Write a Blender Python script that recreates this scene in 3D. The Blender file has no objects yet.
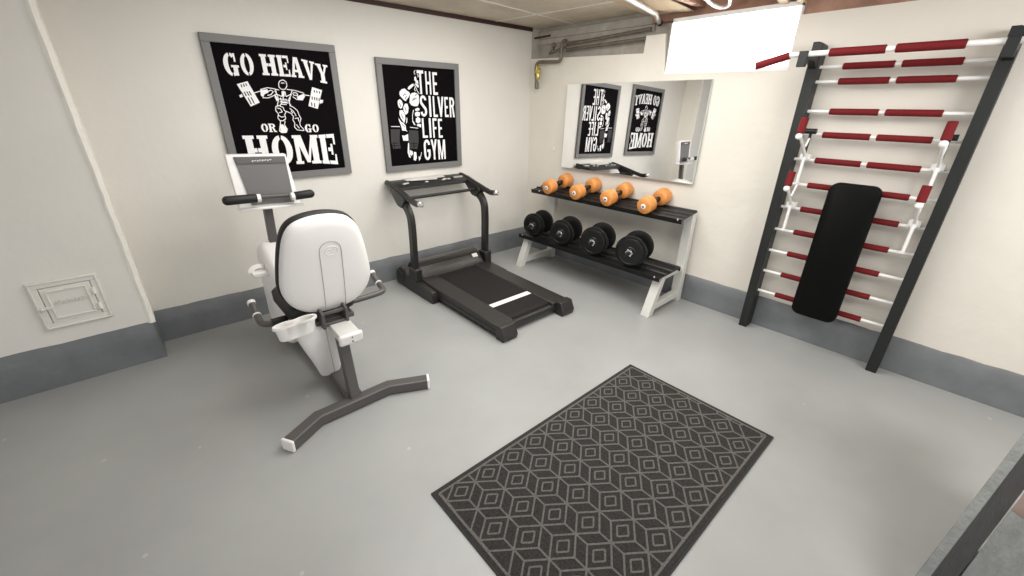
import bpy, bmesh, math, random
from mathutils import Vector, Matrix, Quaternion
random.seed(4)
S = bpy.context.scene
# ---------------------------------------------------------------- camera
cam_d = bpy.data.cameras.new('camera'); cam = bpy.data.objects.new('camera', cam_d)
S.collection.objects.link(cam)
cR = Vector((0.748076, -0.663481, 0.013208)); cU = Vector((0.258931, 0.310155, 0.914745)); cF = Vector((0.611013, 0.680879, -0.403815))
m = Matrix((cR, cU, -cF)).transposed().to_4x4(); m.translation = Vector((-3.14988, -3.27913, 1.45))
cam.matrix_world = m
cam_d.sensor_width = 36.0; cam_d.lens = 36.0*413.492/1024; cam_d.clip_start = 0.02
S.camera = cam
# ---------------------------------------------------------------- light
S.view_settings.view_transform = 'Standard'; S.view_settings.look = 'None'
S.view_settings.gamma = 1.0; S.view_settings.use_curve_mapping = False
S.view_settings.exposure = 0.80
W = bpy.data.worlds.new('daylight'); S.world = W; W.use_nodes = True
W.node_tree.nodes['Background'].inputs[0].default_value = (0.97, 0.985, 1.0, 1)
W.node_tree.nodes['Background'].inputs[1].default_value = 0.66
def area(name, loc, size, power, color=(1,0.985,0.955), rot=(0,0,0), sy=None):
    d = bpy.data.lights.new(name, 'AREA'); d.size = size; d.energy = power; d.color = color
    if sy: d.shape = 'RECTANGLE'; d.size_y = sy
    o = bpy.data.objects.new(name, d); o.location = loc; o.rotation_euler = rot; S.collection.objects.link(o); return o
area('ceiling_fill_light', (-1.6, -1.75, 2.075), 2.0, 36, sy=2.0)  # added soft overhead fill; no panel fixture hangs there
area('wall_fill_light', (-1.35, -4.5, 2.0), 1.2, 25, sy=.9, rot=Vector((-1.3,-1.2,.9)).to_track_quat('Z', 'Y').to_euler())  # added fill without a fixture, brightens the wall behind the bars
# bulb light (its lamp body is built with the ceiling)
d = bpy.data.lights.new('bulb_light', 'POINT'); d.energy = 3.5; d.shadow_soft_size = 0.04; d.color = (1, .96, .88)
o = bpy.data.objects.new('bulb_light', d); o.location = (-1.1, -1.62, 1.945); S.collection.objects.link(o)
# daylight coming in at the cellar window
area('window_daylight', (0.24, -1.845, 1.86), 0.75, 11, (1, 1, 1), (0, math.radians(90), 0), 0.26)

# ---------------------------------------------------------------- materials
def mat(name, col, rough=0.6, metal=0.0, var=0.0, vscale=3.0, bump=0.0, bscale=40.0, emit=0.0, col2=None, spec=0.5, detail=4):
    M = bpy.data.materials.new(name); M.use_nodes = True; nt = M.node_tree; b = nt.nodes['Principled BSDF']
    b.inputs['Base Color'].default_value = (*col, 1); b.inputs['Roughness'].default_value = rough; b.inputs['Metallic'].default_value = metal
    b.inputs['Specular IOR Level'].default_value = spec
    if emit: b.inputs['Emission Color'].default_value = (*col, 1); b.inputs['Emission Strength'].default_value = emit
    tc = nt.nodes.new('ShaderNodeTexCoord')
    if var > 0 or col2:
        n = nt.nodes.new('ShaderNodeTexNoise'); n.inputs['Scale'].default_value = vscale; n.inputs['Detail'].default_value = detail; n.inputs['Roughness'].default_value = .6
        r = nt.nodes.new('ShaderNodeValToRGB'); r.color_ramp.elements[0].position = .3; r.color_ramp.elements[1].position = .7
        c2 = col2 or tuple(c*(1-var) for c in col)
        r.color_ramp.elements[0].color = (*c2, 1); r.color_ramp.elements[1].color = (*col, 1)
        nt.links.new(tc.outputs['Object'], n.inputs['Vector']); nt.links.new(n.outputs['Fac'], r.inputs['Fac']); nt.links.new(r.outputs['Color'], b.inputs['Base Color'])
    if bump > 0:
        n2 = nt.nodes.new('ShaderNodeTexNoise'); n2.inputs['Scale'].default_value = bscale; n2.inputs['Detail'].default_value = 3
        bp = nt.nodes.new('ShaderNodeBump'); bp.inputs['Strength'].default_value = bump; bp.inputs['Distance'].default_value = 0.01
        nt.links.new(tc.outputs['Object'], n2.inputs['Vector']); nt.links.new(n2.outputs['Fac'], bp.inputs['Height']); nt.links.new(bp.outputs['Normal'], b.inputs['Normal'])
    return M
mt = {}
mt['wall'] = mat('cream_masonry_paint', (.745,.722,.668), .55, var=.05, vscale=1.9, bump=.4, bscale=7)
mt['wall2'] = mat('cream_masonry_paint_mirror_wall', (.755,.715,.64), .55, var=.06, vscale=2.2, bump=.45, bscale=9)
mt['lit_return_cream'] = mat('lit_return_and_pale_cream', (.88,.85,.77), .5, bump=.5, bscale=45)  # window light painted on the wall return; plain cream on hook and hinges
mt['floor'] = mat('grey_floor_paint', (.370,.380,.371), .33, col2=(.315,.320,.315), vscale=1.3, bump=.06, bscale=14)
def flecks(M, scale, thr, col):
    # sparse pale chips and dust specks in the paint
    nt = M.node_tree; bs = nt.nodes['Principled BSDF']; src = bs.inputs['Base Color'].links[0].from_socket
    tc = nt.nodes.new('ShaderNodeTexCoord'); v = nt.nodes.new('ShaderNodeTexVoronoi'); v.inputs['Scale'].default_value = scale
    n = nt.nodes.new('ShaderNodeTexNoise'); n.inputs['Scale'].default_value = 2.2
    l = nt.nodes.new('ShaderNodeMath'); l.operation = 'LESS_THAN'; l.inputs[1].default_value = thr
    g = nt.nodes.new('ShaderNodeMath'); g.operation = 'GREATER_THAN'; g.inputs[1].default_value = .58
    m_ = nt.nodes.new('ShaderNodeMath'); m_.operation = 'MULTIPLY'; k = nt.nodes.new('ShaderNodeMath'); k.operation = 'MULTIPLY'; k.inputs[1].default_value = .5
    x = nt.nodes.new('ShaderNodeMix'); x.data_type = 'RGBA'; x.inputs['B'].default_value = (*col, 1)
    L = nt.links.new; L(tc.outputs['Object'], v.inputs['Vector']); L(tc.outputs['Object'], n.inputs['Vector']); L(v.outputs['Distance'], l.inputs[0]); L(n.outputs['Fac'], g.inputs[0])
    L(l.outputs[0], m_.inputs[0]); L(g.outputs[0], m_.inputs[1]); L(m_.outputs[0], k.inputs[0]); L(k.outputs[0], x.inputs['Factor']); L(src, x.inputs['A']); L(x.outputs['Result'], bs.inputs['Base Color'])
flecks(mt['floor'], 9, .09, (.55,.55,.52))
mt['band'] = mat('dark_grey_skirting_paint', (.180,.190,.200), .42, var=.28, vscale=5, bump=.35, bscale=18)
mt['ceil'] = mat('old_plasterboard', (.66,.58,.46), .6, col2=(.50,.43,.33), vscale=4, bump=.7, bscale=7)
mt['foil'] = mat('silver_faced_board', (.80,.79,.75), .5, bump=.4, bscale=20)
mt['joist'] = mat('brown_joist_wood', (.46,.28,.20), .75, col2=(.27,.145,.10), vscale=6, bump=.3, bscale=20)
mt['darkwood'] = mat('dark_red_brown_wood', (.045,.012,.010), .6, var=.3, vscale=10)
mt['palewood'] = mat('pale_pine', (.55,.42,.28), .6, var=.2, vscale=8)
mt['concrete'] = mat('bare_grey_concrete', (.52,.485,.435), .8, col2=(.39,.36,.315), vscale=12, bump=.5, bscale=30)
mt['pipe'] = mat('grey_brown_pipe', (.22,.185,.15), .5, .3, var=.3, vscale=20)
mt['conduit'] = mat('pale_conduit', (.62,.60,.58), .35, .4)
mt['brass'] = mat('brass', (.65,.52,.16), .3, .9)
mt['white'] = mat('white_paint', (.86,.86,.84), .45)
mt['glass_lit'] = mat('window_glass_frosted', (.92,.95,.97), .3)
mt['frame'] = mat('grey_poster_frame', (.175,.172,.17), .5)
mt['black'] = mat('black_poster_print', (.004,.003,.004), .7, spec=.04)
mt['print'] = mat('white_poster_print', (.86,.86,.86), .6, spec=.2)
mt['printgrey'] = mat('charcoal_poster_print', (.045,.045,.045), .6, spec=.2)
mt['mirror'] = mat('mirror_silver', (.97,.97,.97), .015, 1.0)
mt['mirror_edge'] = mat('mirror_edge', (.6,.64,.6), .2)
mt['rug'] = mat('charcoal_rug_pile', (.052,.048,.046), .95, col2=(.026,.025,.024), vscale=110, bump=.6, bscale=260, spec=.1, detail=2)
mt['rugline'] = mat('grey_rug_pattern', (.165,.155,.145), .95, col2=(.10,.095,.09), vscale=120, bump=.5, bscale=260, spec=.1, detail=2)
mt['rugedge'] = mat('dark_rug_binding', (.024,.024,.024), .9, bump=.3, bscale=200)
mt['post'] = mat('charcoal_powder_coat', (.009,.0105,.010), .5, var=.2, vscale=4)
mt['rung'] = mat('glossy_white_bar', (.86,.85,.83), .2)
mt['grip'] = mat('dark_red_foam', (.155,.009,.011), .75, spec=.25, bump=.15, bscale=120)
mt['pad'] = mat('black_vinyl_pad', (.003,.003,.003), .55, spec=.12)
mt['blackm'] = mat('black_metal', (.007,.007,.007), .4, spec=.35)
mt['plate'] = mat('black_iron_plate', (.005,.005,.005), .33, spec=.4)
mt['chrome'] = mat('chrome', (.75,.75,.75), .2, 1.0)
mt['silver'] = mat('silver_painted_steel', (.68,.67,.63), .4, .1, var=.08, vscale=12)
mt['orange'] = mat('orange_rubber', (.82,.33,.085), .5, var=.3, vscale=25)
mt['bdark'] = mat('grey_brown_bike_frame', (.085,.078,.075), .42)
mt['bwhite'] = mat('white_bike_plastic', (.84,.82,.80), .4)
mt['screen'] = mat('grey_console_face', (.135,.13,.13), .5)
mt['bblack'] = mat('black_foam', (.008,.008,.008), .6)
mt['seam'] = mat('grey_seam', (.42,.39,.37), .6)
mt['tm'] = mat('treadmill_dark_plastic', (.018,.017,.016), .38, var=.2, vscale=8)
mt['tmtop'] = mat('treadmill_side_rail', (.023,.021,.020), .42)
mt['belt'] = mat('treadmill_belt', (.011,.009,.009), .65, spec=.3)
mt['hood'] = mat('treadmill_hood', (.028,.024,.022), .28)
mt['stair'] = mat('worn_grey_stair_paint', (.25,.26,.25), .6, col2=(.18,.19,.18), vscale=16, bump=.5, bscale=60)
mt['stairshade'] = mat('stair_paint_painted_shade', (.042,.042,.040), .7, col2=(.025,.025,.025), vscale=12, bump=.3, bscale=60)  # same stair paint, with the shade of the stringer's side put into the colour
mt['pinkish'] = mat('bare_pinkish_mortar', (.32,.23,.20), .8, var=.2, vscale=14)
mt['bulb'] = mat('lit_bulb', (1,.93,.8), .3, emit=6)

# ---------------------------------------------------------------- helpers
class MB:
    def __init__(s): s.bm = bmesh.new(); s.mi = 0
    def _f(s, vs):
        try: f = s.bm.faces.new(vs); f.material_index = s.mi; return f
        except ValueError: return None
    def box(s, a, b, M=None):
        x0,y0,z0 = a; x1,y1,z1 = b
        P = [Vector(p) for p in ((x0,y0,z0),(x1,y0,z0),(x1,y1,z0),(x0,y1,z0),(x0,y0,z1),(x1,y0,z1),(x1,y1,z1),(x0,y1,z1))]
        if M: P = [M @ p for p in P]
        v = [s.bm.verts.new(p) for p in P]
        for q in ((3,2,1,0),(4,5,6,7),(0,1,5,4),(1,2,6,5),(2,3,7,6),(3,0,4,7)): s._f([v[i] for i in q])
        return s
    def loft(s, rings, closed=True, caps=True):
        R = [[s.bm.verts.new(p) for p in r] for r in rings]; n = len(R[0])
        for i in range(len(R)-1):
            for j in range(n if closed else n-1):
                s._f([R[i][j], R[i][(j+1) % n], R[i+1][(j+1) % n], R[i+1][j]])
        if caps: s._f(list(reversed(R[0]))); s._f(R[-1])
        return s
    def prism(s, pts, vec):
        pts = [Vector(p) for p in pts]; vec = Vector(vec)
        return s.loft([pts, [p+vec for p in pts]])
    def poly(s, pts): s._f([s.bm.verts.new(Vector(p)) for p in pts]); return s
    def tube(s, path, r, n=12, sq=None, up=None, caps=True):
        """round tube, or rectangular when sq=(w,h)"""
        path = [Vector(p) for p in path]; rings = []
        upv = Vector(up) if up else None
        T0 = (path[1]-path[0]).normalized()
        u = upv if upv else (Vector((0,0,1)) if abs(T0.z) < .9 else Vector((1,0,0)))
        u = (u - T0*u.dot(T0)).normalized()
        for i, p in enumerate(path):
            if i == 0: T = T0
            elif i == len(path)-1: T = (path[i]-path[i-1]).normalized()
            else: T = ((path[i]-path[i-1]).normalized()+(path[i+1]-path[i]).normalized()).normalized()
            u = (u - T*u.dot(T)).normalized(); w = T.cross(u)
            k = 1.0
            if 0 < i < len(path)-1: k = 1/max(.5, T.dot((path[i]-path[i-1]).normalized()))
            if sq:
                a, b = sq[0]/2, sq[1]/2
                rings.append([p + w*x + u*y for x, y in ((-a,-b),(a,-b),(a,b),(-a,b))])
            else:
                rr = r[i] if isinstance(r, (list, tuple)) else r
                rings.append([p + (u*math.cos(t)+w*math.sin(t))*rr for t in [2*math.pi*j/n for j in range(n)]])
        return s.loft(rings, caps=caps)
    def cyl(s, a, b, r, n=24): return s.tube([a, b], r, n)
    def lathe(s, a, ax, prof, n=28):
        """prof: (distance along ax, radius)"""
        ax = Vector(ax).normalized(); a = Vector(a)
        u = Vector((0,0,1)) if abs(ax.z) < .9 else Vector((1,0,0)); u = (u-ax*u.dot(ax)).normalized(); w = ax.cross(u)
        return s.loft([[a+ax*d+(u*math.cos(t)+w*math.sin(t))*r for t in [2*math.pi*j/n for j in range(n)]] for d, r in prof])
    def ball(s, c, r, n=12, sc=(1,1,1)):
        m = Matrix.Translation(Vector(c)) @ Matrix.Diagonal((*[r*k for k in sc], 1))
        g = bmesh.ops.create_uvsphere(s.bm, u_segments=n*2, v_segments=n, radius=1, matrix=m)
        for v in g['verts']:
            for f in v.link_faces: f.material_index = s.mi
        return s
def smoothpath(pts, it=2):
    P = [Vector(p) for p in pts]
    for _ in range(it):
        Q = [P[0]]
        for a, b in zip(P, P[1:]): Q += [a*.75+b*.25, a*.25+b*.75]
        Q.append(P[-1]); P = Q
    return P
def build(name, mb, mats, parent=None, smooth=True, bevel=0.0, seg=2, ang=35, loc=None):
    me = bpy.data.meshes.new(name)
    bmesh.ops.recalc_face_normals(mb.bm, faces=mb.bm.faces[:])
    base = Vector(loc) if loc is not None else (parent['_w'] if parent and '_w' in parent else None)
    b0 = Vector(base) if base is not None else Vector((0,0,0))
    for v in mb.bm.verts: v.co -= b0
    mb.bm.to_mesh(me); mb.bm.free()
    if not isinstance(mats, (list, tuple)): mats = [mats]
    for k in mats: me.materials.append(mt[k])
    o = bpy.data.objects.new(name, me); S.collection.objects.link(o)
    if smooth:
        me.shade_smooth(); me.set_sharp_from_angle(angle=math.radians(ang))
    if bevel:
        b = o.modifiers.new('bevel', 'BEVEL'); b.width = bevel; b.segments = seg; b.limit_method = 'ANGLE'; b.angle_limit = math.radians(40)
    if parent: o.parent = parent
    elif loc is not None: o.location = loc
    if parent: ORIG[o.name] = b0
    else: ORIG[o.name] = b0
    return o
ORIG = {}
def sub(name, mb, mats, part, root, **k):
    """a sub-part: same local frame as its part"""
    o = build(name, mb, mats, root, **k); o.parent = part; return o
def thing(name, label, cat, loc, group=None):
    o = bpy.data.objects.new(name, None); S.collection.objects.link(o); o.empty_display_size = .1
    o.location = loc; o['label'] = label; o['category'] = cat; o['_w'] = Vector(loc)
    if group: o['group'] = group
    return o
def tag(o, label, cat, group=None):
    o['label'] = label; o['category'] = cat
    if group: o['group'] = group
    return o
def struct(name, mb, mats, **k):
    o = build(name, mb, mats, **k); o['kind'] = 'structure'; return o
X, Y, Z = (1,0,0), (0,1,0), (0,0,1)
D = {"lifter_fill":[[[-2.535,1.548],[-2.473,1.567],[-2.429,1.446],[-2.485,1.422]],[[-2.089,1.547],[-2.025,1.53],[-2.074,1.41],[-2.133,1.428]],[[-2.536,1.485],[-2.516,1.496],[-2.515,1.479],[-2.532,1.472]],[[-2.051,1.47],[-2.028,1.467],[-2.035,1.448],[-2.056,1.444]],[[-2.411,1.519],[-2.369,1.525],[-2.366,1.506],[-2.392,1.495],[-2.403,1.476],[-2.414,1.488]],[[-2.198,1.486],[-2.146,1.505],[-2.16,1.468],[-2.195,1.464]],[[-2.333,1.497],[-2.322,1.483],[-2.315,1.462],[-2.328,1.455],[-2.334,1.476]],[[-2.287,1.515],[-2.266,1.516],[-2.275,1.484],[-2.29,1.484]],[[-2.334,1.313],[-2.317,1.313],[-2.299,1.288],[-2.306,1.263],[-2.342,1.264]]],"lifter_line":[[[-2.296,1.56],[-2.286,1.576],[-2.265,1.584],[-2.248,1.573],[-2.247,1.548],[-2.263,1.528],[-2.285,1.527],[-2.297,1.54],[-2.296,1.56]],[[-2.281,1.564],[-2.26,1.565]],[[-2.448,1.502],[-2.409,1.514]],[[-2.155,1.498],[-2.114,1.493]],[[-2.41,1.522],[-2.367,1.534],[-2.334,1.53],[-2.3,1.522]],[[-2.407,1.474],[-2.373,1.474],[-2.335,1.49],[-2.318,1.501],[-2.329,1.518]],[[-2.372,1.51],[-2.349,1.521],[-2.337,1.511],[-2.355,1.493],[-2.376,1.489]],[[-2.253,1.528],[-2.221,1.525],[-2.185,1.518],[-2.149,1.507]],[[-2.224,1.485],[-2.202,1.468],[-2.165,1.465],[-2.144,1.494]],[[-2.216,1.51],[-2.194,1.507],[-2.19,1.493],[-2.216,1.493],[-2.22,1.507]],[[-2.321,1.525],[-2.319,1.497],[-2.293,1.484],[-2.277,1.512]],[[-2.266,1.513],[-2.265,1.484],[-2.233,1.499],[-2.221,1.521]],[[-2.276,1.519],[-2.287,1.463]],[[-2.319,1.497],[-2.314,1.469],[-2.33,1.426]],[[-2.229,1.499],[-2.253,1.467],[-2.25,1.427]],[[-2.31,1.469],[-2.261,1.467]],[[-2.31,1.452],[-2.264,1.449]],[[-2.31,1.437],[-2.27,1.436]],[[-2.301,1.477],[-2.299,1.446],[-2.315,1.426]],[[-2.24,1.479],[-2.254,1.446],[-2.245,1.431]],[[-2.296,1.458],[-2.252,1.458]],[[-2.297,1.446],[-2.259,1.445]],[[-2.314,1.43],[-2.339,1.423],[-2.345,1.399],[-2.332,1.378],[-2.341,1.354],[-2.332,1.338],[-2.312,1.335],[-2.293,1.349],[-2.295,1.374],[-2.281,1.394],[-2.292,1.398],[-2.296,1.418],[-2.315,1.426]],[[-2.333,1.414],[-2.314,1.41],[-2.306,1.39],[-2.326,1.386]],[[-2.334,1.37],[-2.316,1.358],[-2.299,1.362]],[[-2.328,1.335],[-2.334,1.313],[-2.347,1.273],[-2.335,1.261],[-2.306,1.262],[-2.296,1.282],[-2.308,1.309],[-2.3,1.335]],[[-2.326,1.305],[-2.311,1.28]],[[-2.281,1.394],[-2.254,1.382],[-2.242,1.361],[-2.25,1.341],[-2.241,1.32],[-2.248,1.295],[-2.233,1.276],[-2.191,1.271],[-2.191,1.28],[-2.209,1.303],[-2.209,1.324],[-2.196,1.349],[-2.203,1.365],[-2.21,1.398],[-2.231,1.419],[-2.253,1.43]],[[-2.256,1.414],[-2.236,1.394],[-2.224,1.365]],[[-2.251,1.398],[-2.242,1.382]],[[-2.236,1.349],[-2.214,1.353],[-2.214,1.332]],[[-2.234,1.312],[-2.218,1.286]]],"lifter_notch":[[[-2.513,1.547],[-2.51,1.532]],[[-2.499,1.551],[-2.495,1.535]],[[-2.486,1.554],[-2.482,1.54]],[[-2.518,1.502],[-2.512,1.479]],[[-2.504,1.506],[-2.497,1.482]],[[-2.49,1.508],[-2.481,1.485]],[[-2.476,1.51],[-2.468,1.487]],[[-2.49,1.473],[-2.479,1.435]],[[-2.473,1.476],[-2.461,1.439]],[[-2.078,1.529],[-2.078,1.514]],[[-2.062,1.526],[-2.062,1.511]],[[-2.045,1.522],[-2.046,1.508]],[[-2.099,1.488],[-2.101,1.469]],[[-2.084,1.485],[-2.085,1.466]],[[-2.069,1.483],[-2.071,1.463]],[[-2.054,1.48],[-2.057,1.459]],[[-2.11,1.451],[-2.11,1.429]],[[-2.091,1.447],[-2.093,1.421]]],"man_fill":[[[-1.436,1.535],[-1.415,1.555],[-1.388,1.561],[-1.371,1.546],[-1.353,1.537],[-1.346,1.521],[-1.364,1.496],[-1.39,1.47],[-1.404,1.479],[-1.428,1.501],[-1.438,1.516]],[[-1.347,1.512],[-1.334,1.528],[-1.306,1.535],[-1.279,1.529],[-1.267,1.511],[-1.272,1.456],[-1.284,1.436],[-1.312,1.433],[-1.342,1.442],[-1.356,1.461]],[[-1.363,1.562],[-1.352,1.577],[-1.328,1.592],[-1.308,1.599],[-1.307,1.585],[-1.331,1.566],[-1.351,1.553]],[[-1.457,1.472],[-1.441,1.484],[-1.424,1.473],[-1.415,1.448],[-1.426,1.419],[-1.441,1.416],[-1.455,1.428],[-1.46,1.45]],[[-1.413,1.429],[-1.395,1.453],[-1.376,1.451],[-1.368,1.423],[-1.375,1.39],[-1.392,1.374],[-1.406,1.384],[-1.415,1.406]],[[-1.31,1.413],[-1.285,1.423],[-1.27,1.417],[-1.271,1.404],[-1.307,1.398]],[[-1.45,1.402],[-1.425,1.405],[-1.407,1.377],[-1.404,1.341],[-1.418,1.309],[-1.444,1.345],[-1.454,1.377]],[[-1.416,1.405],[-1.374,1.405],[-1.378,1.384],[-1.399,1.37]],[[-1.392,1.352],[-1.387,1.341],[-1.391,1.316],[-1.403,1.302]],[[-1.464,1.349],[-1.446,1.32],[-1.426,1.309],[-1.409,1.291],[-1.406,1.258],[-1.395,1.24],[-1.411,1.251],[-1.441,1.252],[-1.449,1.292],[-1.462,1.328]],[[-1.446,1.216],[-1.423,1.213],[-1.392,1.225],[-1.394,1.173],[-1.44,1.176]],[[-1.314,1.384],[-1.293,1.395],[-1.269,1.388],[-1.272,1.362],[-1.296,1.355],[-1.314,1.362]],[[-1.311,1.341],[-1.288,1.354],[-1.268,1.34],[-1.27,1.315],[-1.292,1.305],[-1.311,1.315]],[[-1.306,1.293],[-1.288,1.302],[-1.263,1.296],[-1.268,1.272],[-1.303,1.286]],[[-1.329,1.405],[-1.322,1.406],[-1.337,1.362],[-1.337,1.326],[-1.316,1.289],[-1.332,1.297],[-1.343,1.319],[-1.341,1.363]],[[-1.398,1.158],[-1.39,1.154],[-1.393,1.083],[-1.384,1.036],[-1.401,1.045],[-1.41,1.084]],[[-1.388,1.101],[-1.365,1.089],[-1.361,1.069],[-1.378,1.051],[-1.388,1.067]],[[-1.351,1.084],[-1.33,1.079],[-1.328,1.033],[-1.341,1.01],[-1.36,1.019]],[[-1.31,1.047],[-1.289,1.03],[-1.309,1.008]],[[-1.296,1.645],[-1.284,1.652],[-1.278,1.633],[-1.265,1.621],[-1.264,1.571],[-1.275,1.574],[-1.293,1.595],[-1.286,1.614],[-1.298,1.623]]],"man_line":[[[-1.284,1.694],[-1.297,1.678],[-1.287,1.663]],[[-1.267,1.667],[-1.259,1.656],[-1.265,1.646]],[[-1.289,1.58],[-1.304,1.557],[-1.294,1.545]],[[-1.287,1.57],[-1.278,1.545],[-1.262,1.528]],[[-1.301,1.592],[-1.291,1.576]],[[-1.535,1.285],[-1.458,1.283]],[[-1.368,1.276],[-1.295,1.267]],[[-1.28,1.076],[-1.288,1.046],[-1.307,1.031]]],"man_dark":[[[-1.541,1.265],[-1.461,1.263],[-1.475,1.169],[-1.468,1.117],[-1.535,1.117],[-1.548,1.172]],[[-1.38,1.254],[-1.297,1.248],[-1.3,1.162],[-1.319,1.102],[-1.385,1.113],[-1.393,1.166]]],"man_cut":[[[-1.409,1.507],[-1.392,1.523],[-1.381,1.517]],[[-1.396,1.483],[-1.379,1.505]],[[-1.327,1.484],[-1.302,1.497]],[[-1.332,1.474],[-1.29,1.494]],[[-1.28,1.526],[-1.305,1.51]],[[-1.445,1.454],[-1.436,1.428]],[[-1.402,1.429],[-1.393,1.397]],[[-1.282,1.627],[-1.265,1.624]],[[-1.285,1.602],[-1.266,1.593]],[[-1.44,1.377],[-1.423,1.342]],[[-1.44,1.299],[-1.416,1.28]],[[-1.539,1.161],[-1.485,1.158]],[[-1.541,1.142],[-1.478,1.14]],[[-1.525,1.171],[-1.522,1.123]],[[-1.377,1.15],[-1.311,1.147]],[[-1.375,1.131],[-1.317,1.128]],[[-1.345,1.164],[-1.35,1.111]]]}
# ================================================================ THE ROOM
HC = 2.12
def grid_floor():
    b = MB(); b.box((-6.4,-6.6,-.12), (.3,.3,0)); return b
struct('floor', grid_floor(), 'floor', smooth=False)
XS = -3.297
struct('wall_left', MB().box((XS-.02,0,0), (.0,.3,2.16)), 'wall', smooth=False)
b = MB().box((-6.4,-.24,0), (XS,.3,2.16)); struct('wall_left_breast', b, 'wall', smooth=False)
# return of the projecting wall: window light painted in as a paler strip
b = MB()
zz = [.24+i*.047 for i in range(41)]
R = []
for z in zz:
    j = random.uniform(-.005,.005); k = random.uniform(-.002,.003)
    R.append([(XS-.020+j,-.2405,z),(XS-.006+k,-.254,z),(XS+.014+k,-.247,z),(XS+.012,-.02,z),(XS+.010,-.001,z),(XS-.008,-.2,z)])
b.loft(R); struct('trim_lit_return', b, 'lit_return_cream')
def skirt(pts0, pts1, name, thick, jit=.006, n=40):
    """painted skirting band with a hand-brushed top edge; pts: base line start/end, outward dir"""
    a, c = Vector(pts0), Vector(pts1); d = (c-a); out = Vector(thick)
    b = MB(); R = []
    for i in range(n+1):
        p = a + d*i/n; h = BH + random.uniform(-jit, jit)*.5
        R.append([p+Vector((0,0,0)), p+out*1.6, p+out*.8+Vector((0,0,h*.55)), p+out*.55+Vector((0,0,h-.006)), p+Vector((0,0,h))])
    b.loft(R); struct(name, b, 'band', ang=60)
BH = .212; skirt((XS-.0,0,0), (0,0,0), 'baseboard_left', (0,-.014,0))
BH = .214; skirt((0,0,0), (0,-6.5,0), 'baseboard_right', (-.014,0,0), n=80)
BH = .245; skirt((-6.4,-.24,0), (XS+.002,-.24,0), 'baseboard_breast', (0,-.006,0))
BH = .232; skirt((XS+.001,-.25,0), (XS+.001,0,0), 'baseboard_return', (.004,0,0), n=6)
# mirror wall: outline in (y,z) with the window opening and the pipe niche cut from its top
out = [(0,0),(-6.5,0),(-6.5,1.957),(-2.262,1.957),(-2.262,1.683),(-1.436,1.693),(-1.40,1.943),(-1.243,1.943),(-1.236,1.828),(-.6,1.845),(.0,1.862)]
b = MB().prism([(0,y,z) for y,z in out], (.28,0,0)); struct('wall_right', b, 'wall2', smooth=False)
b = MB().box((.12,-1.40,1.80),(.30,.3,2.16)); b.box((.0,.0,1.84),(.3,.3,2.16)); struct('wall_niche', b, 'concrete', smooth=False)
b = MB().box((.085,-1.24,2.03),(.12,0,2.09)); b.box((.095,-1.24,1.985),(.12,0,2.03)); struct('trim_niche_ledger', b, 'concrete', bevel=.004)
b = MB().box((.03,-6.5,1.957),(.30,-2.262,2.2)); b.box((.06,-2.262,2.03),(.30,-1.24,2.2)); struct('trim_rim_board', b, 'joist', smooth=False)
# ceiling: plasterboard sheet, open joists beyond
b = MB().box((-6.4,-1.20,HC),(.12,0.0,HC+.03)); b.box((-6.4,-6.6,HC+.14),(.3,-1.20,HC+.2)); b.box((-6.4,-1.21,HC),(.3,-1.20,HC+.2)); struct('ceiling', b, 'ceil', smooth=False)
b = MB()
b.tube([(-.45,-.01,HC-.001),(-.35,-1.2,HC-.001)], 0, sq=(.012,.004)); b.tube([(-1.6,-.62,HC-.001),(.1,-.42,HC-.001)], 0, sq=(.012,.004))
struct('trim_ceiling_joint', b, 'foil')
struct('trim_ceiling_edge', MB().prism([(-6.3,-.012,2.094),(0,-.012,2.088),(0,-.012,HC),(-6.3,-.012,HC)], (0,.012,0)), 'darkwood', bevel=.002)
for i, y in enumerate((-1.62,-2.06,-2.52,-2.98,-3.44,-3.9,-4.36,-4.82)):
    o = struct('trim_joist' if i == 0 else 'trim_joist.%03d' % i, MB().box((-6.3,y-.022,HC-.04),(.06,y+.022,HC+.14)), 'joist', bevel=.003)
# cellar window: deep white reveal, frame and obscured pane
b = MB().prism([(-.003,-2.264,1.690),(-.003,-1.434,1.700),(.25,-1.434,1.745),(.25,-2.264,1.735)], (0,0,-.022))
struct('window_1_sill', b, 'white', smooth=False)
b = MB()
b.box((.005,-2.262,1.70),(.25,-2.252,2.03)); b.box((.005,-1.446,1.70),(.25,-1.436,2.03)); b.box((.005,-2.262,2.005),(.25,-1.436,2.03))
struct('window_1_reveal', b, 'white', smooth=False)
root = thing('window_1', 'cellar window', 'window', (.25,-1.85,1.74)); del root['label']; del root['category']; root['kind'] = 'structure'
b = MB(); b.box((.228,-2.262,1.69),(.285,-1.436,1.733))
for a, c in (((.235,-2.252,1.735),(.265,-1.446,1.765)),((.235,-2.252,1.98),(.265,-1.446,2.005)),((.2335,-2.252,1.738),(.264,-2.222,2.0)),((.2335,-1.476,1.738),(.264,-1.446,2.0)),((.2335,-1.86,1.738),(.264,-1.84,2.0))): b.box(a, c)
build('window_frame', b, 'white', root, bevel=.003)
b = MB().box((.248,-2.222,1.765),(.252,-1.476,1.98)); 
mt['pane'] = mat('sunlit_obscured_glass', (1,1,1), .4, emit=4)
build('pane', b, 'pane', root, smooth=False)
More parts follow.
